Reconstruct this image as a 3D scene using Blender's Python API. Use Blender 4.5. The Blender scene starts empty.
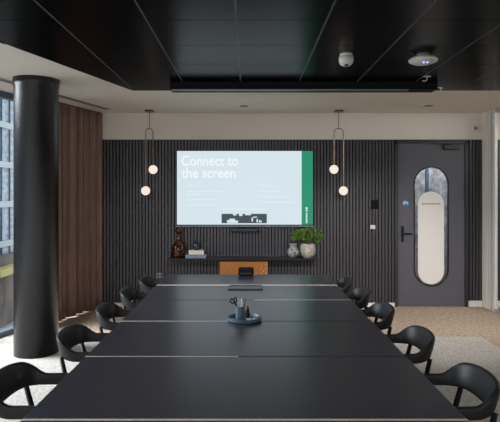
import bpy, bmesh, math, random
from math import sin, cos, pi, sqrt, radians
from mathutils import Vector, Matrix
C = bpy.context.scene.collection
SC = bpy.context.scene
random.seed(7)

# ------------------------------------------------------------------ camera, world, exposure
EYE = 1.62
cam = bpy.data.cameras.new('camera'); cam_o = bpy.data.objects.new('camera', cam); C.objects.link(cam_o)
cam.sensor_width = 36.0; cam.lens = 526.0 / 500.0 * 36.0
cam.shift_x = 0.003; cam.shift_y = -17.0 / 500.0
cam.clip_start = 0.05; cam.clip_end = 200
cam_o.location = (0, 0, EYE); cam_o.rotation_euler = (pi / 2, 0, 0)
SC.camera = cam_o

w = bpy.data.worlds.new('sky'); SC.world = w; w.use_nodes = True
wb = w.node_tree.nodes['Background']
wb.inputs[0].default_value = (0.86, 0.93, 1.0, 1); wb.inputs[1].default_value = 0.75

SC.view_settings.view_transform = 'Standard'; SC.view_settings.look = 'None'
SC.view_settings.gamma = 1.0; SC.view_settings.use_curve_mapping = False
SC.view_settings.exposure = 0.9

def area(name, loc, target, sx, sy, power, col):
    l = bpy.data.lights.new(name, 'AREA'); l.shape = 'RECTANGLE'; l.size = sx; l.size_y = sy
    l.energy = power; l.color = col
    o = bpy.data.objects.new(name, l); C.objects.link(o); o.location = loc
    o.rotation_euler = (Vector(target) - Vector(loc)).to_track_quat('-Z', 'Z').to_euler()
    return o
# daylight through the big window behind the camera and the glass wall on the left (the part beside the camera)
area('daylight_rear', (-0.3, -4.3, 3.3), (-0.3, 1.5, 0.0), 6.0, 2.6, 170, (0.97, 0.98, 1.0))
area('daylight_left', (-6.2, 4.6, 4.2), (-1.9, 5.2, 0.0), 7.5, 3.0, 1150, (0.95, 0.97, 1.0))
# unseen fill spots added above the frame to brighten floor and lower wall
for sx, pw_ in ((-1.7, 130), (0.1, 260), (1.9, 420)):
    l = bpy.data.lights.new('fill_spot', 'SPOT'); l.energy = pw_; l.spot_size = radians(46); l.spot_blend = .9; l.shadow_soft_size = .10; l.color = (1.0, .96, .94)
    o = bpy.data.objects.new('fill_spot', l); C.objects.link(o); o.location = (sx, 2.6, 2.76); o.rotation_euler = (radians(60), 0, 0)
area('side_corridor_fill', (4.5, 5.6, 2.70), (3.9, 5.9, 0), 0.8, 2.4, 36, (1.0, 0.96, 0.9))  # unseen fill added over the side corridor to brighten the tan carpet

# ------------------------------------------------------------------ materials
def lin(c):
    return tuple(((v / 255) / 12.92 if v / 255 <= 0.04045 else ((v / 255 + 0.055) / 1.055) ** 2.4) for v in c)

def mat(name, rgb, rough=0.5, metal=0.0, noise=0.0, nscale=20.0, bump=0.0, bscale=None, rgb2=None,
        emit=0.0, spec=0.5, stretch=(1, 1, 1), trans=0.0, coat=0.0, sheen=0.0, bdist=0.01):
    m = bpy.data.materials.new(name); m.use_nodes = True
    nt = m.node_tree; b = nt.nodes['Principled BSDF']
    c = lin(rgb)
    b.inputs['Base Color'].default_value = (*c, 1)
    b.inputs['Roughness'].default_value = rough; b.inputs['Metallic'].default_value = metal
    b.inputs['Specular IOR Level'].default_value = spec
    b.inputs['Transmission Weight'].default_value = trans
    b.inputs['Coat Weight'].default_value = coat
    b.inputs['Sheen Weight'].default_value = sheen
    tc = nt.nodes.new('ShaderNodeTexCoord'); mp = nt.nodes.new('ShaderNodeMapping')
    mp.inputs['Scale'].default_value = stretch
    nt.links.new(tc.outputs['Object'], mp.inputs[0])
    nz = nt.nodes.new('ShaderNodeTexNoise'); nz.inputs['Scale'].default_value = nscale; nz.inputs['Detail'].default_value = 4
    nt.links.new(mp.outputs[0], nz.inputs['Vector'])
    if noise > 0 or rgb2:
        mx = nt.nodes.new('ShaderNodeMix'); mx.data_type = 'RGBA'
        c2 = lin(rgb2) if rgb2 else tuple(v * (1 - noise) for v in c)
        c1 = c if rgb2 else tuple(min(1, v * (1 + noise)) for v in c)
        mx.inputs[6].default_value = (*c1, 1); mx.inputs[7].default_value = (*c2, 1)
        rp = nt.nodes.new('ShaderNodeMapRange'); rp.inputs[1].default_value = 0.3; rp.inputs[2].default_value = 0.7
        nt.links.new(nz.outputs[0], rp.inputs[0]); nt.links.new(rp.outputs[0], mx.inputs[0])
        nt.links.new(mx.outputs[2], b.inputs['Base Color'])
    if bump > 0:
        n2 = nt.nodes.new('ShaderNodeTexNoise'); n2.inputs['Scale'].default_value = bscale or nscale
        n2.inputs['Detail'].default_value = 2
        nt.links.new(mp.outputs[0], n2.inputs['Vector'])
        bp = nt.nodes.new('ShaderNodeBump'); bp.inputs['Strength'].default_value = bump; bp.inputs['Distance'].default_value = bdist
        nt.links.new(n2.outputs[0], bp.inputs['Height']); nt.links.new(bp.outputs[0], b.inputs['Normal'])
    if emit > 0:
        b.inputs['Specular IOR Level'].default_value = 0.1
        b.inputs['Emission Color'].default_value = (*c, 1); b.inputs['Emission Strength'].default_value = emit
        b.inputs['Base Color'].default_value = (0.02, 0.02, 0.02, 1)
    return m

def glass_mat(name, tint=(1, 1, 1), refl=0.06):
    m = bpy.data.materials.new(name); m.use_nodes = True; nt = m.node_tree
    for n in list(nt.nodes):
        if n.type == 'BSDF_PRINCIPLED': nt.nodes.remove(n)
    out = [n for n in nt.nodes if n.type == 'OUTPUT_MATERIAL'][0]
    t = nt.nodes.new('ShaderNodeBsdfTransparent'); t.inputs[0].default_value = (*tint, 1)
    g = nt.nodes.new('ShaderNodeBsdfGlossy'); g.inputs['Roughness'].default_value = 0.02
    lw = nt.nodes.new('ShaderNodeLayerWeight'); lw.inputs[0].default_value = 0.5
    pw_ = nt.nodes.new('ShaderNodeMath'); pw_.operation = 'POWER'; pw_.inputs[1].default_value = 4.0
    nt.links.new(lw.outputs['Facing'], pw_.inputs[0])
    fr = nt.nodes.new('ShaderNodeMath'); fr.operation = 'MULTIPLY_ADD'; fr.inputs[1].default_value = 0.5; fr.inputs[2].default_value = 0.03
    nt.links.new(pw_.outputs[0], fr.inputs[0])
    mx = nt.nodes.new('ShaderNodeMixShader')
    nt.links.new(fr.outputs[0], mx.inputs[0]); nt.links.new(t.outputs[0], mx.inputs[1]); nt.links.new(g.outputs[0], mx.inputs[2])
    nt.links.new(mx.outputs[0], out.inputs[0])
    return m

M = dict(
    beige=mat('warm_white_paint', (220, 211, 199), 0.75, noise=0.02, nscale=4),
    tile=mat('black_mesh_tile', (6, 6, 7), 0.24, noise=0.06, nscale=300, bump=0.10, bscale=260, spec=0.05, bdist=0.002),
    tee=mat('ceiling_tee_metal', (84, 84, 90), 0.5, 0.5, noise=0.6, nscale=60),
    matte=mat('matte_black', (13, 13, 14), 0.8, spec=0.2),
    slat=mat('dark_slat_veneer', (60, 57, 62), 0.38, noise=0.03, nscale=9, stretch=(1, 1, 0.3), spec=0.5),
    felt=mat('black_felt_backing', (30, 28, 30), 0.95, spec=0.1, noise=0.2, nscale=90),
    white=mat('white_gloss_trim', (214, 210, 203), 0.35, noise=0.02),
    alu=mat('brushed_aluminium', (200, 198, 194), 0.3, 0.7, noise=0.05, nscale=30, stretch=(1, 1, .1)),
    carpet=mat('grey_loop_carpet', (206, 200, 194), 0.95, rgb2=(150, 144, 138), nscale=60, bump=0.6, bscale=160, spec=0.1),
    tan=mat('tan_loop_carpet', (198, 178, 158), 0.95, rgb2=(150, 130, 112), nscale=26, bump=0.6, bscale=150, spec=0.1),
    column=mat('black_hammered_lacquer', (9, 9, 10), 0.25, noise=0.12, nscale=30, bump=1.0, bscale=62, spec=0.5, bdist=0.0045),
    curtain=mat('brown_linen_curtain', (136, 108, 98), 0.9, noise=0.2, nscale=60, stretch=(1, 1, .08), bump=0.2, bscale=200, spec=0.15, sheen=0.2),
    table=mat('charcoal_linoleum', (47, 47, 57), 0.30, noise=0.035, nscale=220, spec=0.42, bump=0.03, bscale=300, bdist=0.001),
    seam_glint_wood=mat('seam_highlight_and_pale_wood', (205, 192, 176), 0.4, noise=0.08, nscale=30),  # bright tone for the painted seam highlights, also the pencils' pale wood
    tleg=mat('black_powder_coat', (24, 24, 25), 0.5),
    chair=mat('black_stained_oak', (30, 29, 31), 0.5, noise=0.2, nscale=40, stretch=(1, 1, 4), spec=0.35),
    seat=mat('black_leather', (22, 22, 23), 0.5, bump=0.15, bscale=90, noise=0.1),
    door=mat('charcoal_laminate_door', (84, 82, 89), 0.5, noise=0.03, nscale=120, spec=0.4),
    frame=mat('dark_bronze_frame', (40, 38, 40), 0.45),
    blackm=mat('satin_black_metal', (14, 14, 15), 0.35, 0.2),
    plast=mat('black_plastic', (17, 17, 18), 0.4),
    bezel=mat('silver_bezel', (120, 122, 128), 0.35, 0.5),
    copper=mat('copper', (128, 84, 66), 0.3, 0.9, noise=0.1, nscale=20),
    brass=mat('brushed_brass', (176, 150, 116), 0.35, 0.8, noise=0.06, nscale=40),
    globe=mat('opal_glass_lit', (255, 240, 226), 0.3, emit=0.50),
    amber=mat('amber_glass', (92, 40, 14), 0.08, trans=0.35, rgb2=(52, 20, 8), nscale=14, spec=0.8),
    navy=mat('navy_glass', (28, 44, 66), 0.15, noise=0.2, nscale=20, spec=0.7),
    book1=mat('slate_blue_cover', (112, 124, 146), 0.55, noise=0.05),
    book2=mat('cream_cover', (214, 204, 194), 0.6, noise=0.05),
    wframe=mat('blue_grey_aluminium', (74, 88, 104), 0.4, 0.2),
    panelblack=mat('flat_black_plastic', (5, 5, 5), 0.6, spec=0.15),
    page=mat('book_pages', (205, 198, 188), 0.8, noise=0.12, nscale=120, stretch=(.1, .1, 6)),
    wood=mat('orange_oak_veneer', (168, 106, 34), 0.6, rgb2=(140, 84, 24), nscale=12, stretch=(8, 1, 1)),
    stud=mat('brass_stud', (235, 215, 170), 0.3, 0.6),
    stone=mat('pale_stone', (188, 178, 166), 0.75, rgb2=(132, 124, 116), nscale=22, bump=0.5, bscale=30),
    marble=mat('grey_marble', (190, 186, 184), 0.3, rgb2=(36, 38, 46), nscale=20),
    soil=mat('potting_soil', (46, 34, 26), 0.95, noise=0.3, nscale=80),
    leaf=mat('green_leaf', (104, 140, 50), 0.5, rgb2=(60, 96, 26), nscale=30),
    stem=mat('green_stem', (70, 88, 40), 0.6, noise=0.1),
    tray=mat('slate_blue_enamel', (80, 96, 110), 0.4, noise=0.06, nscale=40),
    wplast=mat('white_plastic', (214, 208, 200), 0.45, noise=0.02),
    gplast=mat('grey_plastic', (120, 118, 116), 0.5, noise=0.03),
    sticker=mat('frosted_film', (222, 217, 212), 0.7, noise=0.02, nscale=50),
    print=mat('grey_print', (150, 142, 136), 0.7, noise=0.02),
    signblue=mat('blue_sign_vinyl', (44, 104, 150), 0.5, noise=0.03),
    signwhite=mat('white_sign_vinyl', (190, 205, 216), 0.5, noise=0.03),
    screen=mat('screen_pale_blue', (212, 228, 235), 0.3, emit=0.53),
    sgreen=mat('screen_green', (34, 142, 106), 0.3, emit=0.53),
    sdark=mat('screen_slate', (60, 74, 80), 0.3, emit=0.53),
    swhite=mat('screen_white', (240, 247, 250), 0.3, emit=0.53),
    sfaint=mat('screen_faint_white', (221, 237, 244), 0.3, emit=0.53),
    led=mat('blue_status_led', (150, 190, 255), 0.3, emit=1.2),
    glass=glass_mat('clear_glass', (0.93, 0.96, 0.97)),
    facade=mat('blue_tinted_facade_glass', (116, 136, 156), 0.25, rgb2=(184, 198, 208), nscale=1.2, stretch=(1, 1, 2.2), spec=0.7),
    mull=mat('facade_mullion', (70, 80, 90), 0.5, noise=0.05),
    band=mat('facade_spandrel', (186, 192, 196), 0.6, noise=0.05),
    pave=mat('pale_pavement', (168, 166, 162), 0.85, noise=0.1, nscale=3),
    base=mat('brown_grey_stone', (128, 116, 106), 0.8, rgb2=(84, 80, 80), nscale=.9, stretch=(1, 1, .4)),
    yellow=mat('yellow_paint', (188, 176, 110), 0.5, noise=0.05),
    rubber=mat('black_rubber', (20, 20, 20), 0.8, noise=0.1),
    bluepipe=mat('blue_painted_steel', (48, 62, 82), 0.5, noise=0.05),
    corr=mat('mottled_door_reflection', (150, 152, 160), 0.8, rgb2=(60, 60, 68), nscale=9, stretch=(1, 1, .7)),  # mottling paints in the sky and branches mirrored in the door glass
)

# ------------------------------------------------------------------ mesh helpers
def obj(name, bm, m, parent=None, smooth=False, bevel=0.0, seg=2, loc=None):
    if bm is not None:
        bmesh.ops.recalc_face_normals(bm, faces=bm.faces)
    me = bpy.data.meshes.new(name)
    bm.to_mesh(me); bm.free()
    me.materials.append(m)
    if smooth:
        for p in me.polygons: p.use_smooth = True
    o = bpy.data.objects.new(name, me); C.objects.link(o)
    if parent: o.parent = parent
    if loc: o.location = loc
    if bevel > 0:
        b = o.modifiers.new('bevel', 'BEVEL'); b.width = bevel; b.segments = seg; b.limit_method = 'ANGLE'
        b.angle_limit = radians(40)
    return o

def tag(o, label=None, cat=None, group=None, kind=None):
    if label: o['label'] = label
    if cat: o['category'] = cat
    if group: o['group'] = group
    if kind: o['kind'] = kind
    return o

def empty(name, loc, rz=0, label=None, cat=None, group=None):
    o = bpy.data.objects.new(name, None); C.objects.link(o); o.empty_display_size = 0.1
    o.location = loc; o.rotation_euler = (0, 0, rz)
    return tag(o, label, cat, group)

def nb(): return bmesh.new()

def box(bm, x0, x1, y0, y1, z0, z1):
    v = [bm.verts.new((x, y, z)) for z in (z0, z1) for y in (y0, y1) for x in (x0, x1)]
    for f in ((0, 1, 3, 2), (4, 6, 7, 5), (0, 4, 5, 1), (2, 3, 7, 6), (0, 2, 6, 4), (1, 5, 7, 3)):
        bm.faces.new([v[i] for i in f])
    return bm

def bx(*a): return box(nb(), *a)

def prism(bm, pts, z0, z1):
    a = [bm.verts.new((p[0], p[1], z0)) for p in pts]; b = [bm.verts.new((p[0], p[1], z1)) for p in pts]
    bm.faces.new(a); bm.faces.new(b); n = len(pts)
    for i in range(n): bm.faces.new((a[i], a[(i + 1) % n], b[(i + 1) % n], b[i]))
    return bm

def vplate(outer, inner, y0, y1):
    """plate in the XZ plane with a hole, extruded from y0 to y1"""
    bm = nb(); es = []
    for ring in (outer, inner):
        if not ring: continue
        vs = [bm.verts.new((p[0], y0, p[1])) for p in ring]
        es += [bm.edges.new((vs[i], vs[(i + 1) % len(vs)])) for i in range(len(vs))]
    bmesh.ops.triangle_fill(bm, use_beauty=True, use_dissolve=False, edges=es)
    r = bmesh.ops.extrude_face_region(bm, geom=list(bm.faces))
    for g in r['geom']:
        if isinstance(g, bmesh.types.BMVert): g.co.y = y1
    return bm

def stadium(cx, z0, z1, hw, n=14):
    r = hw; pts = []
    for i in range(n + 1):
        a = pi * i / n; pts.append((cx + r * cos(a), z1 - r + r * sin(a)))
    for i in range(n + 1):
        a = pi + pi * i / n; pts.append((cx + r * cos(a), z0 + r + r * sin(a)))
    return pts

def tube(bm, pts, rads, n=10, cap=True):
    pts = [Vector(p) for p in pts]
    if not hasattr(rads, '__len__'): rads = [rads] * len(pts)
    rings = []
    for i, p in enumerate(pts):
        d = (pts[min(i + 1, len(pts) - 1)] - pts[max(i - 1, 0)]).normalized()
        up = Vector((0, 0, 1)) if abs(d.z) < 0.95 else Vector((0, 1, 0))
        s = d.cross(up).normalized(); t = s.cross(d)
        rings.append([bm.verts.new(p + rads[i] * (cos(2 * pi * k / n) * s + sin(2 * pi * k / n) * t)) for k in range(n)])
    for a, b in zip(rings, rings[1:]):
        for k in range(n): bm.faces.new((a[k], a[(k + 1) % n], b[(k + 1) % n], b[k]))
    if cap: bm.faces.new(rings[0]); bm.faces.new(rings[-1])
    return bm

def lathe(prof, n=32, cx=0, cy=0, cz=0, bm=None):
    bm = bm or nb(); rings = []
    for r, z in prof:
        if r < 1e-5: rings.append([bm.verts.new((cx, cy, cz + z))])
        else: rings.append([bm.verts.new((cx + r * cos(2 * pi * k / n), cy + r * sin(2 * pi * k / n), cz + z)) for k in range(n)])
    for a, b in zip(rings, rings[1:]):
        for k in range(n):
            k2 = (k + 1) % n
            if len(a) == 1 and len(b) == 1: continue
            if len(a) == 1: bm.faces.new((a[0], b[k], b[k2]))
            elif len(b) == 1: bm.faces.new((a[k], a[k2], b[0]))
            else: bm.faces.new((a[k], a[k2], b[k2], b[k]))
    if len(rings[0]) > 1: bm.faces.new(rings[0])
    if len(rings[-1]) > 1: bm.faces.new(rings[-1])
    return bm

def sphere(r, cx=0, cy=0, cz=0, n=24, m=14):
    return lathe([(r * sin(pi * i / m), -r * cos(pi * i / m)) for i in range(m + 1)], n, cx, cy, cz)

def struct(name, bm, m, parent=None, **k):
    o = obj(name, bm, m, parent, **k)
    o['kind'] = 'structure'
    return o

# ------------------------------------------------------------------ setting
CEIL = 2.785
WALL = 7.58                      # face of the back wall
SL = 0.315                       # plan slope of the slanted facade on the left
def facx(y, d=0.0): return -2.12 - SL * (WALL - y) - d     # x of the facade line at depth y, d further out

struct('floor', prism(nb(), [(facx(9.2, .3), 9.2), (facx(-3, .3), -3), (5.6, -3), (5.6, 9.2)], -0.12, 0.0), M['tan'])
rug = struct('floor_grey_carpet', prism(nb(), [(facx(5.96, .12), 5.96), (facx(-2.9, .12), -2.9), (2.63, -2.9), (2.63, 5.96)], 0.0, 0.004), M['carpet'])
struct('ceiling', prism(nb(), [(facx(9.2, .3), 9.2), (facx(-3, .3), -3), (5.6, -3), (5.6, 9.2)], CEIL + .012, CEIL + 0.14), M['beige'])
# black metal tile field of the ceiling; its slanted left edge follows the facade
def edx(y): return -1.30 - SL * (5.92 - y)
bm = nb()
prism(bm, [(edx(-2.95), -2.95), (3.36, -2.95), (3.36, 5.92), (edx(5.92), 5.92)], CEIL + .004, CEIL + .0119)
ceil_b = struct('ceiling_black_field', bm, M['matte'])
# beige flush border around the black field
bm = nb()
prism(bm, [(facx(-3, .29), -3), (edx(-3), -3), (edx(5.93), 5.93), (edx(5.93), WALL), (facx(WALL, .29), WALL)], CEIL, CEIL + .0119)
prism(bm, [(edx(5.93), 5.93), (5.58, 5.93), (5.58, WALL), (edx(5.93), WALL)], CEIL, CEIL + .0119)
prism(bm, [(3.37, -3), (5.58, -3), (5.58, 5.93), (3.37, 5.93)], CEIL, CEIL + .0119)
struct('ceiling_border', bm, M['beige'])
bm = nb()
TX0 = -0.08
for j in range(-9, 7):
    ya, yb = 5.9 - .6 * (7 - j) + .6, 5.9 - .6 * (6 - j) + .6
    ya, yb = ya - .6 , yb - .6
    for i in range(-7, 6):
        xa, xb = TX0 + .6 * i, TX0 + .6 * (i + 1)
        if xa >= 3.3: continue
        xb = min(xb, 3.35)
        g = .004
        la, lb = max(xa, edx(ya) + .0), max(xa, edx(yb) + .0)
        if la > xb and lb > xb: continue
        la, lb = min(la, xb - .01), min(lb, xb - .01)
        if ya < -2.9: continue
        prism(bm, [(la + g, ya + g), (xb - g, ya + g), (xb - g, yb - g), (lb + g, yb - g)], CEIL - .006, CEIL + .0039)
struct('ceiling_tiles', bm, M['tile'], ceil_b)
for i, wd in ((-2, .012), (-1, .012), (0, .018), (1, .014), (2, .011), (3, .007), (4, .006)):
    x = TX0 + .6 * i
    y1 = 5.9 if i == -2 else 5.40
    struct('ceiling_joint_strip', bx(x - wd / 2, x + wd / 2, -2.8, y1, CEIL - .0085, CEIL - .0062), M['tee'], ceil_b)

# back wall: black felt backing, dark slats, painted band above, door opening
DX0, DX1, DZ = 2.125, 3.145, 2.375
bm = nb()
box(bm, -2.9, DX0 - .0, WALL + .006, WALL + .12, 0, 2.405)
box(bm, DX1, 5.58, WALL + .006, WALL + .12, 0, 2.405)
box(bm, DX0, DX1, WALL + .02, WALL + .12, DZ, 2.405)
wb_ = struct('wall_back', bm, M['felt'])
struct('wall_back_painted_band', bx(-2.9, 5.58, WALL, WALL + .12, 2.405, CEIL + .0119), M['beige'], wb_)
bm = nb()
P = .0466; x = -2.13
while x < 5.5:
    if not (DX0 - .02 < x < DX1 + .0) and not (3.34 < x < 3.44):
        box(bm, x, x + .0325, WALL - .012, WALL + .0065, .055, 2.40)
    x += P
struct('wall_back_slats', bm, M['slat'], wb_)
bm = nb()
struct('baseboard_back', bx(-2.13, DX0 - .01, WALL - .018, WALL + .02, 0, .055), M['white'])
struct('baseboard_back_right', bx(DX1 + .01, 3.36, WALL - .022, WALL + .02, 0, .085), M['white'])
struct('baseboard_corridor', bx(3.46, 5.5, WALL - .022, WALL + .02, 0, .085), M['white'])
# right: wall stub, aluminium post and glass partition
struct('wall_right_stub', bx(3.365, 3.435, 7.43, WALL, 0.0, CEIL), M['beige'])
pw = struct('window_3', bx(3.372, 3.425, 7.315, 7.43, 0, CEIL), M['white'], bevel=.004)
struct('window_frame', bx(3.380, 3.418, 7.285, 7.3145, 0, CEIL), M['blackm'], pw)
struct('window_frame', bx(3.372, 3.412, 7.205, 7.2845, 0, CEIL), M['white'], pw)
bm = nb(); box(bm, 3.375, 3.41, -2.9, 7.205, 0, .05); box(bm, 3.375, 3.41, -2.9, 7.205, CEIL - .05, CEIL)
for y in (5.2, 3.2, 1.2, -.8): box(bm, 3.375, 3.41, y - .02, y + .02, .05, CEIL - .05)
struct('window_rail', bm, M['alu'], pw)
struct('glass_pane', bx(3.388, 3.398, -2.9, 7.204, .05, CEIL - .05), M['glass'], pw)
struct('wall_right', bx(5.5, 5.6, -3, WALL, 0, CEIL), M['beige'])
# front wall behind the camera: wide window
bm = nb()
box(bm, facx(-3, .3), -3.3, -3.1, -2.98, 0, CEIL); box(bm, 2.7, 5.6, -3.1, -2.98, 0, CEIL)
box(bm, -3.3, 2.7, -3.1, -2.98, 0, .35); box(bm, -3.3, 2.7, -3.1, -2.98, 2.65, CEIL)
struct('wall_front', bm, M['beige'])
bm = nb()
for x in (-3.27, -1.3, .7, 2.67): box(bm, x - .03, x + .03, -3.08, -3.0, .35, 2.65)
wf = struct('window_2', bm, M['frame'])
# left glazed facade (slanted in plan)
def facseg(bm, y0, y1, d0, d1, z0, z1):
    prism(bm, [(facx(y0, d0), y0), (facx(y0, d1), y0), (facx(y1, d1), y1), (facx(y1, d0), y1)], z0, z1)
bm = nb()
facseg(bm, -3, 7.279, .14, .24, 0, .06); facseg(bm, -3, 7.279, .14, .24, CEIL - .07, CEIL)
y = 7.2
while y > -3:
    facseg(bm, y - .03, y + .03, .14, .22, .09, CEIL - .07); y -= 1.52
wl = struct('window_1', bm, M['wframe'])
bm = nb(); facseg(bm, 7.28, WALL + .1, .05, .26, 0, CEIL)
struct('wall_left_leak_stop', bm, M['beige'])  # unseen return added behind the curtain to stop daylight leaking onto the band
bm = nb(); facseg(bm, -3, 7.279, .175, .185, .09, CEIL - .07)
struct('glass_pane', bm, M['glass'], wl)

# ---- door
door = struct('door_1', vplate([(DX0 + .03, .006), (DX1 - .035, .006), (DX1 - .035, DZ - .035), (DX0 + .03, DZ - .035)],
              stadium(2.63, .297, 2.008, .245), WALL - .01, WALL + .035), M['door'])
bm = nb()
box(bm, DX0 - .022, DX0 + .026, WALL - .03, WALL + .12, 0, DZ)
box(bm, DX1 - .031, DX1 + .012, WALL - .03, WALL + .12, 0, DZ)
box(bm, DX0 - .022, DX1 + .012, WALL - .03, WALL + .12, DZ - .031, DZ + .016)
struct('door_frame', bm, M['frame'], door)
struct('vision_panel_rim', vplate(stadium(2.63, .289, 2.016, .253, 24), stadium(2.63, .305, 2.000, .237, 24), WALL - .016, WALL - .009), M['blackm'], door)
struct('glass_pane', vplate(stadium(2.63, .297, 2.008, .2455), None, WALL + .010, WALL + .016), M['glass'], door)
fl = struct('frosted_film', vplate(stadium(2.632, .32, 1.655, .188, 24), None, WALL + .004, WALL + .0095), M['sticker'], door)
bm = nb(); x = 2.50
for wd in (.035, .02, .03, .012, .03, .025, .028, .03):
    box(bm, x, x + wd, WALL + .0025, WALL + .0039, 1.468, 1.488); x += wd + .008
struct('printed_word', bm, M['print'], fl)
h = struct('door_handle', bx(2.195, 2.235, WALL - .022, WALL - .0101, .93, 1.16), M['blackm'], door, bevel=.006)
bm = nb(); tube(bm, [(2.215, WALL - .022, 1.05), (2.215, WALL - .065, 1.05)], .011); box(bm, 2.205, 2.335, WALL - .078, WALL - .058, 1.04, 1.062)
struct('lever', bm, M['blackm'], h, bevel=.003)
sg = obj('round_sign', lathe([(0, -.001), (.05, -.001), (.05, .001), (0, .001)], 32), M['signblue'], loc=(2.262, WALL - .0118, 1.49))
sg.rotation_euler = (pi / 2, 0, 0)
tag(sg, 'small round blue sign with white lettering, stuck on the door above the handle', 'sign')
for a, b, c, d in ((-.036, -.012, -.02, .022), (-.004, .014, -.008, .026), (.020, .034, -.018, .012)):
    obj('letter', bx(a, b, c, d, .0011, .0016), M['signwhite'], sg)
dc = tag(obj('door_closer', bx(2.80, 3.02, WALL - .06, WALL - .0105, 2.255, 2.325), M['blackm'], bevel=.006),
    'black door closer box at the top right of the charcoal door', 'door closer')
bm = nb(); tube(bm, [(2.90, WALL - .05, 2.328), (2.72, WALL - .085, 2.333), (2.84, WALL - .035, 2.340)], .006, 8)
obj('closer_arm', bm, M['blackm'], dc)
# corridor behind the door
struct('wall_corridor', bx(1.0, 4.4, 9.0, 9.1, 0, CEIL), M['corr'])
pl = lathe([(.032, 0), (.032, CEIL)], 20, 0, 0, 0)
tag(obj('service_pipe', pl, M['bluepipe'], loc=(2.95, 8.7, 0)), 'blue upright post seen through the glass of the door', 'pipe')
area('door_corridor_fill', (2.9, 8.3, 2.7), (2.9, 8.6, 0), 1.2, .3, 30, (1, .97, .92))  # unseen fill added to brighten the wall behind the door glass

# ---- outside the left window
tag(struct('ground_outside', prism(nb(), [(-5, 90), (-3.5, -20), (-60, -20), (-60, 90)], -9.2, -9.0), M['pave']), None)
bld = empty('office_building', (-20.5, 15, -9), 0, 'pale blue glass office block across the street, beyond the left window', 'building')
obj('wall', bx(-14, 0, 0, 66, 0, 34), M['facade'], bld)
bm = nb()
for k in range(1, 11): box(bm, .01, .22, -.05, 66.05, 3.3 * k - .38, 3.3 * k + .12)
obj('spandrel_band', bm, M['band'], bld)
bm = nb()
for k in range(0, 45): box(bm, .01, .12, 1.5 * k - .05, 1.5 * k + .05, 0, 34)
obj('mullion', bm, M['mull'], bld)
obj('brick_base', bx(.13, .9, 0, 66, 0, 5.6), M['base'], bld)
obj('yellow_awning', prism(nb(), [(.91, 24.5), (1.9, 24.5), (1.9, 33), (.91, 31)], 4.3, 4.85), M['yellow'], bld, bevel=.03)

# ---- column
cx, cy, cr = -2.163, 5.365, .215
col = tag(obj('round_column', lathe([(cr, 0), (cr, 2.70), (cr + .006, 2.71), (cr + .012, CEIL - .003)], 64), M['column'], smooth=False, loc=(cx, cy, .004)),
    'thick round black column from carpet to ceiling on the left, in front of the curtain', 'column')
for p in col.data.polygons: p.use_smooth = len(p.vertices) == 4

# ---- curtain
y0, y1 = 7.556, 6.15; N = 150; L = sqrt((y0 - y1) ** 2 * (1 + SL * SL))
fr = []; ph = 0
bm = nb(); rows = []
nz = 12
offs = [random.uniform(-1, 1) for _ in range(40)]
for k in range(nz + 1):
    t = k / nz; z = .015 + t * (CEIL - .03); row = []
    for side in (0, 1):
        line = []
        for i in range(N + 1):
            s = i / N
            a = 2 * pi * (s * 9.5 + .22 * sin(2 * pi * s * 3 + 1) + (1 - t) * .05 * sin(s * 31))
            amp = (.042 + .018 * offs[int(s * 12)]) * (0.75 + .35 * (1 - t))
            d = amp * (sin(a) + .25 * sin(2 * a + 1.1)) + .006 * sin(a * 3.1 + t * 3)
            y = y0 + (y1 - y0) * s
            line.append(bm.verts.new((facx(y, -.005 + side * .003) + d, y - d * SL, z)))
        row.append(line)
    rows.append(row)
for k in range(nz):
    for side in (0, 1):
        a, b = rows[k][side], rows[k + 1][side]
        for i in range(N): bm.faces.new((a[i], a[i + 1], b[i + 1], b[i]))
for i in range(N):
    for k in (0, nz): bm.faces.new((rows[k][0][i], rows[k][0][i + 1], rows[k][1][i + 1], rows[k][1][i]))
for k in range(nz):
    for i in (0, N): bm.faces.new((rows[k][0][i], rows[k + 1][0][i], rows[k + 1][1][i], rows[k][1][i]))
cu = tag(obj('curtain', bm, M['curtain'], smooth=True), 'floor length pleated brown curtain between the column and the slatted wall', 'curtain')
bm = nb(); facseg(bm, 6.1, 7.55, -.02, .01, CEIL - .014, CEIL - .001)
obj('curtain_track', bm, M['frame'], cu)

# ------------------------------------------------------------------ conference table
TX, HW, TZ = -.015, .87, .74
t = empty('conference_table', (TX, 0, .004), 0, 'long charcoal boardroom table with pale seam highlights running towards the screen', 'table')
seams = [1.25, 2.05, 2.85, 3.64, 4.37, 5.08, 5.76]
for a, b in zip(seams, seams[1:]):
    obj('tabletop', bx(-HW, HW, a + .004, b - .004, TZ - .034, TZ - .004), M['table'], t, bevel=.003)
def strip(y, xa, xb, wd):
    obj('seam_highlight_strip', bx(xa, xb, y - wd / 2, y + wd / 2, TZ - .03, TZ - .0032), M['seam_glint_wood'], t)  # bright strip paints in the highlight along a table seam
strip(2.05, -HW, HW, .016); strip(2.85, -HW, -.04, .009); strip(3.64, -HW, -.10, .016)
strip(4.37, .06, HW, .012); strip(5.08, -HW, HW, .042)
for y in (1.75, 3.35, 5.0):
    for s in (-1, 1):
        obj('leg', bx(s * .16 - .03 - .1 * s, s * .16 + .03 - .1 * s, y - .3, y + .3, .03, TZ - .04), M['tleg'], t, bevel=.004)
    obj('foot', bx(-.34, .34, y - .32, y + .32, 0, .03), M['tleg'], t, bevel=.004)
obj('beam', bx(-.05, .05, 1.5, 5.5, .62, TZ - .036), M['tleg'], t)

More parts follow.
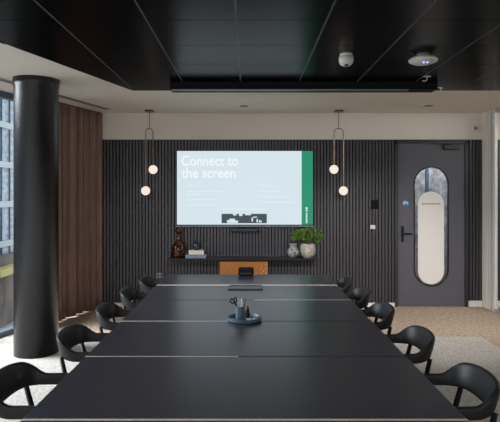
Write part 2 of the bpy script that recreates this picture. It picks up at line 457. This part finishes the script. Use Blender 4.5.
# ------------------------------------------------------------------ chairs
def chair_path(n=80):
    pts = []
    hw, xf, xb, xs = .207, .25, -.292, -.13
    L1 = xf - xs; Larc = 0.33; tot = 2 * L1 + 2 * Larc
    for i in range(n + 1):
        s = -tot / 2 + tot * i / n; sg = 1 if s >= 0 else -1; a = abs(s)
        if a <= Larc:
            th = a / Larc * pi / 2; e = 0.66
            x = xs - (xs - xb) * (abs(cos(th)) ** e); y = sg * hw * (abs(sin(th)) ** e)
        else:
            q = (a - Larc) / L1
            x = xs + (xf - xs) * q; y = sg * (hw + .010 * q)
        pts.append((x, y))
    return pts
def sstep(a, b, x):
    t = max(0, min(1, (x - a) / (b - a))); return t * t * (3 - 2 * t)
def make_band():
    bm = nb(); P_ = chair_path(); rings = []
    n = len(P_)
    for i, (x, y) in enumerate(P_):
        xa, ya = P_[max(0, i - 1)]; xb, yb = P_[min(n - 1, i + 1)]
        d = Vector((xb - xa, yb - ya, 0)).normalized(); nrm = Vector((d.y, -d.x, 0))
        if nrm.dot(Vector((x + .02, y, 0))) < 0: nrm = -nrm     # outward
        k = sstep(-.165, -.268, x)
        end = sstep(.25, .18, x)
        zt = .704 + .064 * k + .020 * k * (1 - min(1, (y / .19) ** 2)); zb = .648 + .006 * k
        zm = (zt + zb) / 2; zt = zm + (zt - zm) * (.55 + .45 * end); zb = zm + (zb - zm) * (.55 + .45 * end)
        th = .013 + .002 * k
        lean = .030 * k
        ring = []
        for q in range(14):
            a = 2 * pi * q / 14; ca, sa = cos(a), sin(a)
            ee = .45
            u = (abs(ca) ** ee) * (1 if ca >= 0 else -1); v = (abs(sa) ** ee) * (1 if sa >= 0 else -1)
            z = zm + v * (zt - zb) / 2
            o = u * th + lean * (z - zb) / max(.01, zt - zb) - .012 * k
            ring.append(bm.verts.new((x + nrm.x * o, y + nrm.y * o, z)))
        rings.append(ring)
    for a, b in zip(rings, rings[1:]):
        for q in range(14): bm.faces.new((a[q], a[(q + 1) % 14], b[(q + 1) % 14], b[q]))
    bm.faces.new(rings[0]); bm.faces.new(rings[-1])
    return bm
def make_seat():
    bm = nb(); rings = []
    prof = [(.0, .0), (.80, .0), (.95, .008), (1.0, .022), (.96, .040), (.85, .046), (.5, .040), (0, .036)]
    n = 40
    for r, z in prof:
        if r == 0: rings.append([bm.verts.new((.06, 0, .425 + z))]); continue
        ring = []
        for k in range(n):
            a = 2 * pi * k / n; ca, sa = cos(a), sin(a); e = .7
            ring.append(bm.verts.new((.06 + .205 * r * (abs(ca) ** e) * (1 if ca > 0 else -1), .205 * r * (abs(sa) ** e) * (1 if sa > 0 else -1), .425 + z)))
        rings.append(ring)
    for a, b in zip(rings, rings[1:]):
        for k in range(n):
            k2 = (k + 1) % n
            if len(a) == 1: bm.faces.new((a[0], b[k], b[k2]))
            elif len(b) == 1: bm.faces.new((a[k], a[k2], b[0]))
            else: bm.faces.new((a[k], a[k2], b[k2], b[k]))
    return bm
def make_chair():
    r = empty('armchair', (0, 0, 0))
    obj('backrest', make_band(), M['chair'], r, smooth=True)
    obj('seat', make_seat(), M['seat'], r, smooth=True)
    for s in (-1, 1):
        obj('leg', tube(nb(), [(-.11, s * .215, 0), (-.185, s * .195, .35), (-.262, s * .176, .665)], [.011, .015, .013], 12), M['chair'], r, smooth=True)
        obj('leg', tube(nb(), [(.235, s * .215, 0), (.20, s * .214, .40), (.165, s * .213, .655)], [.011, .016, .013], 12), M['chair'], r, smooth=True)
        obj('seat_rail', tube(nb(), [(-.197, s * .192, .405), (.03, s * .19, .415), (.199, s * .214, .405)], .011, 10), M['chair'], r, smooth=True)
    return r
def copy_tree(o, parent=None):
    c = o.copy(); C.objects.link(c)
    if parent: c.parent = parent
    for ch in o.children: copy_tree(ch, c)
    return c
LL = ['black armchair nearest the camera on the left side of the table',
      'second black armchair from the camera on the left side, beside the round column',
      'third black armchair from the camera on the left side, before the brown curtain',
      'fourth black armchair from the camera on the left side, against the dark slats',
      'black armchair farthest from the camera on the left side, below the wall socket']
LR = ['black armchair nearest the camera on the right side of the table',
      'second black armchair from the camera on the right side of the table',
      'third black armchair from the camera on the right side, against the tan carpet',
      'fourth black armchair from the camera on the right side, against the slatted wall',
      'black armchair farthest from the camera on the right side of the table']
proto = make_chair(); first = True
for side, ys, xs, lab in ((-1, (2.47, 3.24, 3.94, 4.62, 5.27), (-.862, -.828, -.80, -.792, -.768), LL),
                          (1, (2.46, 3.21, 3.94, 4.62, 5.25), (.808, .785, .752, .735, .715), LR)):
    for i, (y, x) in enumerate(zip(ys, xs)):
        o = proto if first else copy_tree(proto); first = False
        o.location = (x, y, .004); o.rotation_euler = (0, 0, (0 if side < 0 else pi) + random.uniform(-.03, .03))
        tag(o, lab[i], 'chair', 'armchairs along the %s side of the table' % ('left' if side < 0 else 'right'))

# ------------------------------------------------------------------ television and what is on it
def fromwall(px, py, Y): return ((px - 248.5) / 526 * Y, EYE + (194 - py) / 526 * Y)
YT = 7.47
tv = empty('wall_television', (0, YT, 0), 0, 'large flat wall television showing a pale blue connect to the screen page', 'television')
x0, z1 = fromwall(176.2, 150.2, YT); x1, z0 = fromwall(313.6, 226.6, YT)
obj('casing', bx(x0, x1, .004, .055, z0, z1), M['plast'], tv, bevel=.003)
bm = nb(); box(bm, x0, x1, -.003, .0039, z0, z0 + .012)
obj('bottom_bezel', bm, M['bezel'], tv)
obj('wall_bracket', bx(-.35, .25, .055, WALL - .012 - YT, 1.5, 1.95), M['blackm'], tv)
sx0, sz1 = fromwall(177.0, 151.0, YT); sx1, sz0 = fromwall(312.8, 224.6, YT)
gx0 = fromwall(301.6, 0, YT)[0]
scr = obj('screen', bx(sx0, gx0, -.001, .0038, sz0, sz1), M['screen'], tv)
obj('green_panel', bx(gx0, sx1, -.001, .0038, sz0, sz1), M['sgreen'], scr)
def text(name, s, px0, px1, py0, py1, m, parent, off=-.0022):
    cu_ = bpy.data.curves.new(name, 'FONT'); cu_.body = s; cu_.size = 1; cu_.extrude = 0.0; cu_.offset = .014; cu_.resolution_u = 4
    o = bpy.data.objects.new(name, cu_); C.objects.link(o)
    bpy.context.view_layer.update()
    dg = bpy.context.evaluated_depsgraph_get()
    me = bpy.data.meshes.new_from_object(o.evaluated_get(dg)); bpy.data.objects.remove(o)
    xs = [v.co.x for v in me.vertices]; ys = [v.co.y for v in me.vertices]
    X0, Z1 = fromwall(px0, py0, YT); X1, Z0 = fromwall(px1, py1, YT)
    for v in me.vertices:
        u = (v.co.x - min(xs)) / (max(xs) - min(xs)); q = (v.co.y - min(ys)) / (max(ys) - min(ys))
        v.co = Vector((X0 + (X1 - X0) * u, off, Z0 + (Z1 - Z0) * q))
    me.materials.clear(); me.materials.append(m)
    o = bpy.data.objects.new(name, me); C.objects.link(o); o.parent = parent
    return o
text('lettering', 'Connect to', 181.5, 238.0, 155.6, 165.8, M['swhite'], scr)
text('lettering', 'the screen', 181.5, 235.5, 167.8, 178.0, M['swhite'], scr)
def bars(name, rects, m, parent, off=-.0022):
    bm = nb()
    for a, b, c, d in rects:
        X0, Z1 = fromwall(a, c, YT); X1, Z0 = fromwall(b, d, YT); box(bm, X0, X1, off, -.0011, Z0, Z1)
    return obj(name, bm, m, parent)
def words(px0, px1, py, h):
    out = []; x = px0
    while x < px1:
        wd = random.uniform(2.2, 5.5); out.append((x, min(px1, x + wd), py, py + h)); x += wd + .9
    return out
L_ = []
for a, b, y in ((188, 199, 185), (187.5, 226, 190.5), (187.5, 201, 193.6), (187.5, 220, 198.8), (187.5, 220, 204)): L_ += words(a, b, y, 1.3)
for a, b, y in ((259, 276, 185), (259, 281, 190.5), (259, 287, 196), (259, 294, 201.5)): L_ += words(a, b, y, 1.3)
L_ += words(223, 267, 208.5, 1.3)
bars('small_print', L_, M['sfaint'], scr)
pic = bars('picture', [(221.6, 266.8, 213.8, 223.2)], M['sdark'], scr)
bars('picture_detail', [(227, 229.5, 220, 223), (229.5, 235, 218.6, 223), (235, 238, 220.5, 223), (233, 236.5, 213.8, 215.4), (239, 242.5, 213.8, 216), (245, 251, 213.8, 215.2),
      (251.5, 253, 217.5, 221.5), (253, 257, 216.6, 217.6), (256.5, 258, 219, 222.4), (259, 261.5, 220.4, 222.4)], M['screen'], pic, -.0030)
gp = [c for c in scr.children if c.name.startswith('green_panel')][0]
bars('small_print', [(305.6, 307.6, 207.3, 209.2), (305.8, 307.4, 209.8, 211.4), (305.9, 307.3, 212.8, 214.6), (305.9, 307.3, 215.1, 217.0),
      (305.9, 307.3, 217.5, 219.6), (305.9, 307.3, 220.1, 221.8), (305.9, 307.3, 222.2, 223.2)], M['sfaint'], gp)
# video bar under the television
a, zt_ = fromwall(231, 228.2, 7.44); b, zb_ = fromwall(258, 232.0, 7.44)
vb = tag(obj('video_bar', bx(a, b, 7.44, 7.515, zb_, zt_), M['plast'], bevel=.01), 'slim black video conference bar hanging just below the television', 'video bar')
bm = tube(nb(), [(-.045, 7.425, (zb_ + zt_) / 2 - .003), (-.045, 7.46, (zb_ + zt_) / 2 - .003)], .027, 20)
ln = obj('camera_eye', bm, M['blackm'], vb)
bm = nb(); box(bm, -.08, -.05, 7.515, WALL - .0121, zb_ + .01, zt_ - .01); obj('bracket', bm, M['blackm'], vb)

# ------------------------------------------------------------------ wall shelf and what stands on it
SZ = .728
shl = tag(obj('wall_shelf', bx(-1.11, .965, 7.27, WALL - .0125, SZ - .028, SZ), M['blackm'], bevel=.002),
    'long thin black shelf on the slatted wall under the television', 'shelf')
# amber bottle
r = empty('amber_bottle', (-.985, 7.42, SZ), 0, 'dark amber glass bottle with a ball stopper, on the left end of the shelf', 'bottle')
obj('body', lathe([(0, 0), (.088, 0), (.098, .012), (.100, .12), (.092, .17), (.06, .205), (.034, .225), (.028, .30), (.030, .335), (0, .335)], 40), M['amber'], r, smooth=True)
obj('stopper', sphere(.050, 0, 0, .382), M['amber'], r, smooth=True)
# books
r = empty('book', (-.735, 7.40, SZ), 0, 'slate blue book lying flat on the shelf, lowest of the small stack', 'book', 'books on the shelf')
bm = nb(); box(bm, -.142, .142, -.1, .1, 0, .004); box(bm, -.142, .142, -.1, .1, .044, .048); box(bm, -.142, .142, -.1, -.096, .004, .044)
obj('cover', bm, M['book1'], r); obj('pages', bx(-.137, .137, -.0955, .096, .0045, .0435), M['page'], r)
r = empty('book', (-.735, 7.41, SZ + .0485), .08, 'cream white book lying on top of the slate blue book', 'book', 'books on the shelf')
bm = nb(); box(bm, -.105, .105, -.08, .08, 0, .004); box(bm, -.105, .105, -.08, .08, .052, .056); box(bm, -.105, .105, -.08, -.076, .004, .052)
obj('cover', bm, M['book2'], r); obj('pages', bx(-.100, .100, -.0755, .076, .0045, .0515), M['page'], r)
tag(obj('candle_jar', lathe([(0, 0), (.044, 0), (.048, .005), (.048, .085), (.030, .10), (.030, .112), (.024, .112), (.024, .128), (0, .13)], 32), M['navy'], smooth=True, loc=(-.735, 7.41, SZ + .105)),
    'small navy blue glass jar standing on the cream book', 'jar')
# vase and plant
tag(obj('marble_vase', lathe([(0, 0), (.045, 0), (.07, .025), (.082, .07), (.078, .10), (.052, .14), (.046, .165), (.055, .19), (.046, .19), (.038, .165), (0, .15)], 36), M['marble'], smooth=True, loc=(.63, 7.42, SZ)),
    'small black and white marbled vase on the shelf, left of the plant pot', 'vase')
pp = empty('potted_plant', (.835, 7.40, SZ), 0, 'bushy green plant in a pale stone pot on the right end of the shelf', 'plant')
obj('pot', lathe([(0, 0), (.058, 0), (.092, .035), (.108, .085), (.108, .14), (.096, .195), (.086, .195), (.09, .17), (0, .165)], 14), M['stone'], pp)
obj('soil', lathe([(0, .166), (.086, .166), (.086, .176), (0, .18)], 20), M['soil'], pp)
bm = nb()
rnd = random.Random(3)
tips = []
for i in range(46):
    a = rnd.uniform(0, 2 * pi); q = sqrt(rnd.random()); x = .20 * q * cos(a) - .01; y = .14 * q * sin(a); z = .25 + .17 * sqrt(max(0, 1 - q * q)) * rnd.uniform(.3, 1.1)
    y = min(y, .12)
    tips.append((x, y, z)); tube(bm, [(x * .15, y * .15, .17), (x * .5, y * .5, z * .75 + .03), (x, y, z)], .0025, 5)
obj('stems', bm, M['stem'], pp)
bm = nb()
def leafq(bm, c, d, nrm, L, W):
    d = d.normalized(); s = d.cross(nrm).normalized(); n_ = s.cross(d)
    rows_ = []
    for u, wv, b_ in ((0, .05, 0), (.25, .8, .06), (.55, 1, .08), (.8, .6, .03), (1, .03, -.06)):
        p = c + d * (L * u) + n_ * (b_ * L)
        rows_.append((bm.verts.new(p - s * W * wv - n_ * W * .2 * wv), bm.verts.new(p), bm.verts.new(p + s * W * wv - n_ * W * .2 * wv)))
    for a_, b_ in zip(rows_, rows_[1:]):
        bm.faces.new((a_[0], a_[1], b_[1], b_[0])); bm.faces.new((a_[1], a_[2], b_[2], b_[1]))
for (x, y, z) in tips:
    for k in range(7):
        c = Vector((x + rnd.uniform(-.035, .035), min(.1, y + rnd.uniform(-.03, .03)), z + rnd.uniform(-.04, .02)))
        dd = Vector((c.x + rnd.uniform(-.12, .12), c.y * .8 + rnd.uniform(-.1, .04), rnd.uniform(-.09, .10)))
        leafq(bm, c, dd, Vector((rnd.uniform(-.5, .5), -.5, 1)), rnd.uniform(.035, .055), rnd.uniform(.011, .017))
obj('foliage', bm, M['leaf'], pp, smooth=True)
# wooden cabinet under the shelf
cb = empty('oak_cabinet', (-.065, 7.27, 0), 0, 'orange oak cabinet standing under the shelf behind the table end', 'cabinet')
obj('body', bx(-.335, .335, .02, .28, .03, SZ - .045), M['wood'], cb, bevel=.003)
obj('door', bx(-.333, -.002, .002, .0195, .035, SZ - .048), M['wood'], cb, bevel=.002)
obj('door', bx(.002, .333, .002, .0195, .035, SZ - .048), M['wood'], cb, bevel=.002)
obj('plinth', bx(-.31, .31, .04, .26, 0, .03), M['blackm'], cb)
for x, z in ((.30, .645), (.30, .585), (.30, .525), (.24, .585), (.24, .525), (.27, .555), (.255, .625)):
    obj('stud', tube(nb(), [(x, -.003, z), (x, .0019, z)], .005, 10), M['stud'], cb)

# ------------------------------------------------------------------ pendants
def pendant(x, tall, label):
    r = empty('pendant_lamp', (x, 7.33, CEIL), radians(50) if tall < 0 else 0, label, 'lamp', 'pendant lamps either side of the television')
    s = tall      # side (+1/-1) of the longer rod
    obj('canopy', lathe([(0, 0), (.065, 0), (.065, -.022), (0, -.022)], 32), M['copper'], r)
    obj('cord', tube(nb(), [(0, 0, -.022), (0, 0, -.25)], .004, 8), M['blackm'], r)
    hw = .066
    pts = [(-hw, 0, -.40), (-hw, 0, -.32)] + [(-hw * cos(pi * k / 10), 0, -.31 + .06 * sin(pi * k / 10)) for k in range(11)] + [(hw, 0, -.32), (hw, 0, -.40)]
    obj('yoke', tube(nb(), pts, .0055, 8), M['copper'], r, smooth=True)
    for sd, zg in ((s, -1.12), (-s, -.822)):
        obj('rod', tube(nb(), [(sd * hw, 0, -.40), (sd * hw, 0, zg + .06)], .0065, 8), M['brass'], r)
        obj('globe', sphere(.062, sd * hw, 0, zg), M['globe'], r, smooth=True)
    return r
pendant(fromwall(149.4, 0, 7.33)[0], -1, 'twin globe pendant lamp left of the television, beside the curtain side slats')
pendant(fromwall(338.7, 0, 7.33)[0], 1, 'twin globe pendant lamp right of the television, above the plant side')

# ------------------------------------------------------------------ wall bits
def wallbox(name, px0, px1, py0, py1, d, m, label, cat, bev=.003):
    Y = WALL - .0125
    x0, z1 = fromwall(px0, py0, Y); x1, z0 = fromwall(px1, py1, Y)
    return tag(obj(name, bx(x0, x1, Y - d, Y, z0, z1), m, bevel=bev), label, cat)
o = wallbox('control_panel', 371, 377.8, 200, 209, .025, M['panelblack'], 'black rectangular control panel on the slats between the right pendant and the door', 'control panel')
o = wallbox('light_switch', 370.2, 375.2, 225, 229, .012, M['wplast'], 'small white light switch below the black control panel', 'switch')
obj('rocker', bx(*[(v) for v in ((fromwall(371.6, 0, 7.55)[0]), (fromwall(373.8, 0, 7.55)[0]))], 7.552, 7.5555, fromwall(0, 228.2, 7.55)[1], fromwall(0, 225.8, 7.55)[1]), M['white'], o)
o = wallbox('wall_socket', 156.2, 162.0, 273, 278, .012, M['gplast'], 'grey wall socket plate low on the slats above the farthest left chair', 'socket')
xa, za = fromwall(158, 275.5, 7.55)
for dx in (0, .035): obj('outlet', bx(xa + dx - .01, xa + dx + .01, 7.5535, 7.5555, za - .014, za + .014), M['plast'], o)
# motion sensor on the painted band
x, z = fromwall(474.2, 128.3, WALL)
r = empty('motion_sensor', (x, WALL, z), 0, 'small white motion sensor on the painted wall above the door, near the right end', 'sensor')
obj('housing', bx(-.058, .058, -.045, -.0005, -.05, .05), M['wplast'], r, bevel=.018, seg=3)
obj('eye', tube(nb(), [(0, -.052, -.005), (0, -.044, -.005)], .026, 20), M['gplast'], r)

# ------------------------------------------------------------------ ceiling bits
def ceilxy(px, py): Y = 526 * (CEIL - EYE) / (194 - py); return (px - 248.5) / 526 * Y, Y
TZc = CEIL - .0062
# long linear diffuser in the border beside the facade
def linvent(name, pts, label):
    pass
ya, yb_ = 3.6, 7.22
def vx(y, d=0): return -2.51 + SL * (y - 5.33) + d
bm = nb(); prism(bm, [(vx(ya, -.06), ya), (vx(ya, .06), ya), (vx(yb_, .06), yb_), (vx(yb_, -.06), yb_)], CEIL - .006, CEIL - .0003)
lv = tag(obj('linear_diffuser', bm, M['beige']), 'long thin slot air diffuser in the pale ceiling, running past the column top', 'air diffuser')
bm = nb()
for d in (-.026, .026): prism(bm, [(vx(ya + .02, d - .014), ya + .02), (vx(ya + .02, d + .014), ya + .02), (vx(yb_ - .02, d + .014), yb_ - .02), (vx(yb_ - .02, d - .014), yb_ - .02)], CEIL - .0085, CEIL - .0062)
obj('slot', bm, M['matte'], lv)
# screen cassette
cs = tag(obj('screen_cassette', bx(-.81, 1.95, 5.42, 5.60, CEIL - .085, TZc - .0003), M['matte'], bevel=.002), 'long black projection screen cassette on the black ceiling in front of the pale strip', 'projection screen')
obj('pull_bar', bx(-.79, 1.65, 5.418, 5.46, CEIL - .098, CEIL - .0852), M['bezel'], cs)
# smoke detector
x, y = ceilxy(346.1, 53.3)
r = empty('ceiling_camera', (x, y, TZc - .0003), 0, 'round white ceiling camera with a dark eye on the black tiles', 'camera')
obj('base', lathe([(0, 0), (.052, 0), (.052, -.022), (0, -.022)], 32), M['wplast'], r, bevel=.003)
obj('housing', lathe([(0, -.0221), (.060, -.0221), (.060, -.062), (.050, -.085), (.03, -.098), (0, -.10)], 32), M['wplast'], r, smooth=True)
obj('eye', lathe([(0, -.092), (.016, -.092), (.016, -.103), (0, -.106)], 20, -.002, -.024), M['plast'], r)
# access point
x, y = ceilxy(423, 53.5)
r = empty('wireless_access_point', (x, y, TZc - .0003), 0, 'white disc shaped wireless access point with blue lights on the black ceiling', 'access point')
obj('base', lathe([(0, 0), (.055, 0), (.055, -.030), (0, -.030)], 32), M['gplast'], r)
obj('disc', lathe([(0, -.0301), (.095, -.0301), (.119, -.048), (.112, -.062), (.075, -.078), (0, -.086)], 40), M['wplast'], r, smooth=True)
for dx in (-.014, .016): obj('status_light', sphere(.008, dx, -.06, -.0805, 12, 8), M['led'], r)
# hooks near the cassette end
for (px, py, rz, lab) in ((427, 75.5, 0, 'white bent wire ceiling bracket under the access point'), (440.5, 87, 0.6, 'small white ceiling clip at the right end of the screen cassette')):
    x, y = ceilxy(px, py)
    r = empty('ceiling_clip', (x, y, TZc - .0003), rz, lab, 'clip')
    obj('plate', bx(-.035, .035, -.01, .01, -.006, 0), M['wplast'], r)
    obj('hook', tube(nb(), [(0, 0, -.006), (0, 0, -.035), (-.02, 0, -.05), (-.045, 0, -.045)] if rz == 0 else [(0, 0, -.006), (0, 0, -.04)], .005, 8), M['wplast'], r)
# flush round sensors in the pale strip
for (px, py, lab) in ((244, 105.5, 'flush round sensor disc in the pale ceiling above the television'), (428.5, 105, 'flush round sensor disc in the pale ceiling above the door')):
    x, y = ceilxy(px, py)
    r = empty('ceiling_sensor', (x, y, CEIL - .0003), 0, lab, 'sensor', 'flush ceiling sensors')
    obj('ring', lathe([(0, 0), (.09, 0), (.085, -.008), (0, -.008)], 32), M['beige'], r)
    obj('grille', lathe([(0, -.0081), (.06, -.0081), (.055, -.013), (0, -.013)], 32), M['gplast'], r)

# ------------------------------------------------------------------ things on the table
TT = TZ
def tabxy(px, py): Y = 526 * (EYE - TT) / (py - 194); return (px - 248.5) / 526 * Y, Y
# conference speaker at the far end
x, y = tabxy(246, 275.5)
cs = empty('conference_speaker', (x, y - .03, TT + .0003), 0, 'black box shaped conference speaker at the far end of the table', 'speaker')
obj('body', bx(-.083, .083, -.05, .05, .006, .092), M['panelblack'], cs, bevel=.02, seg=3)
obj('foot', bx(-.06, .06, -.035, .035, 0, .006), M['rubber'], cs)
obj('grille', bx(-.06, .06, -.053, -.0501, .02, .045), M['rubber'], cs)
# cable hatch
x, y = tabxy(245.5, 288.2)
hx = empty('cable_hatch', (x, y, TT + .0003), 0, 'flat rectangular dark cable hatch set on the table near the far seam', 'cable hatch')
bm = nb(); box(bm, -.158, .158, -.10, -.085, 0, .012); box(bm, -.158, -.143, -.085, .1, 0, .012); box(bm, .143, .158, -.085, .1, 0, .012); box(bm, -.143, .143, .088, .1, 0, .012)
obj('rim', bm, M['blackm'], hx); obj('lid', bx(-.143, .143, -.085, .088, 0, .006), M['table'], hx)
# tray and contents
x, y = tabxy(244.7, 320.3)
tr = tag(obj('round_tray', lathe([(0, 0), (.108, 0), (.117, .006), (.119, .026), (.113, .026), (.109, .010), (0, .008)], 48), M['tray'], smooth=False, loc=(x, y, TT + .0003)),
    'round slate blue tray in the middle of the table', 'tray')
cx_, cy_ = x - .031, y + .005
cz_ = TT + .0088
cup = tag(obj('pencil_cup', lathe([(0, 0), (.032, 0), (.033, .003), (.033, .088), (.0305, .088), (.0305, .006), (0, .005)], 32), M['tray'], loc=(cx_, cy_, cz_)),
    'slate blue pencil cup standing on the round tray', 'cup')
def pen(dx, dy, tx, ty, h, m, label, r=.0036, tip=None, nm='pencil', cat='pencil'):
    a = Vector((dx, dy, .0065)); b = Vector((dx + tx, dy + ty, h))
    e = empty(nm, (cx_, cy_, cz_), 0, label, cat)
    obj('barrel', tube(nb(), [a, a.lerp(b, .9)], r, 10), m, e)
    obj('end_cap', tube(nb(), [a.lerp(b, .9), b], [r * 1.1, r * .8], 10), tip or m, e)
pen(-.010, .004, -.006, .0, .145, M['seam_glint_wood'], 'pale wooden pencil nearest the scissors in the cup')
pen(-.001, -.012, .0, -.004, .142, M['seam_glint_wood'], 'pale wooden pencil standing in the middle front of the cup')
pen(.006, .010, .004, .004, .140, M['book2'], 'cream pencil standing behind the others in the cup')
pen(.014, -.004, .006, -.002, .142, M['wplast'], 'white pen with blue cap in the cup', .0045, M['signblue'], 'pen', 'pen')
pen(.019, .008, .016, .002, .148, M['sgreen'] if False else M['leaf'], 'green pen leaning right out of the cup', .004, M['tray'], 'pen', 'pen')
# scissors with looped handles up
sc = empty('scissors', (cx_ - .022, cy_ - .004, cz_ + .007), 0, 'scissors with black looped handles standing in the pencil cup', 'scissors')
bm = nb(); box(bm, -.008, .0, -.001, .001, 0, .09); obj('blade', bm, M['alu'], sc)
def ring(bm, c, rx, rz, tilt, rad):
    pts = [(c[0] + rx * cos(a) * cos(tilt) - rz * sin(a) * sin(tilt), c[1], c[2] + rx * cos(a) * sin(tilt) + rz * sin(a) * cos(tilt)) for a in [2 * pi * k / 20 for k in range(21)]]
    return tube(bm, pts, rad, 8, cap=False)
bm = ring(nb(), (-.033, 0, .118), .013, .018, .9, .005); tube(bm, [(-.004, 0, .085), (-.020, 0, .108)], .005, 8); obj('handle', bm, M['plast'], sc, smooth=True)
bm = ring(nb(), (-.013, -.004, .126), .011, .018, .1, .005); tube(bm, [(-.004, -.003, .085), (-.011, -.004, .108)], .005, 8); obj('handle', bm, M['plast'], sc, smooth=True)
# small items lying on the tray
r = empty('marker_bottle', (x + .020, y + .045, cz_ + .0005), 0, 'small dark bottle with a brown cap behind the pencil cup', 'bottle')
obj('body', lathe([(0, 0), (.014, 0), (.014, .055), (.009, .066), (0, .066)], 20), M['plast'], r); obj('cap', lathe([(0, .0661), (.009, .0661), (.009, .085), (0, .085)], 20), M['copper'], r)
tag(obj('eraser', bx(-.016, .016, -.010, .010, 0, .012), M['wplast'], bevel=.003, loc=(x + .030, y - .040, cz_ + .0005)), 'white eraser block lying on the tray right of the cup', 'eraser')
o = obj('sharpener', bx(-.014, .014, -.009, .009, 0, .015), M['wplast'], bevel=.002, loc=(x + .072, y - .022, cz_ + .0005)); o.rotation_euler = (0, 0, .6)
tag(o, 'small white sharpener lying at the right side of the tray', 'sharpener')
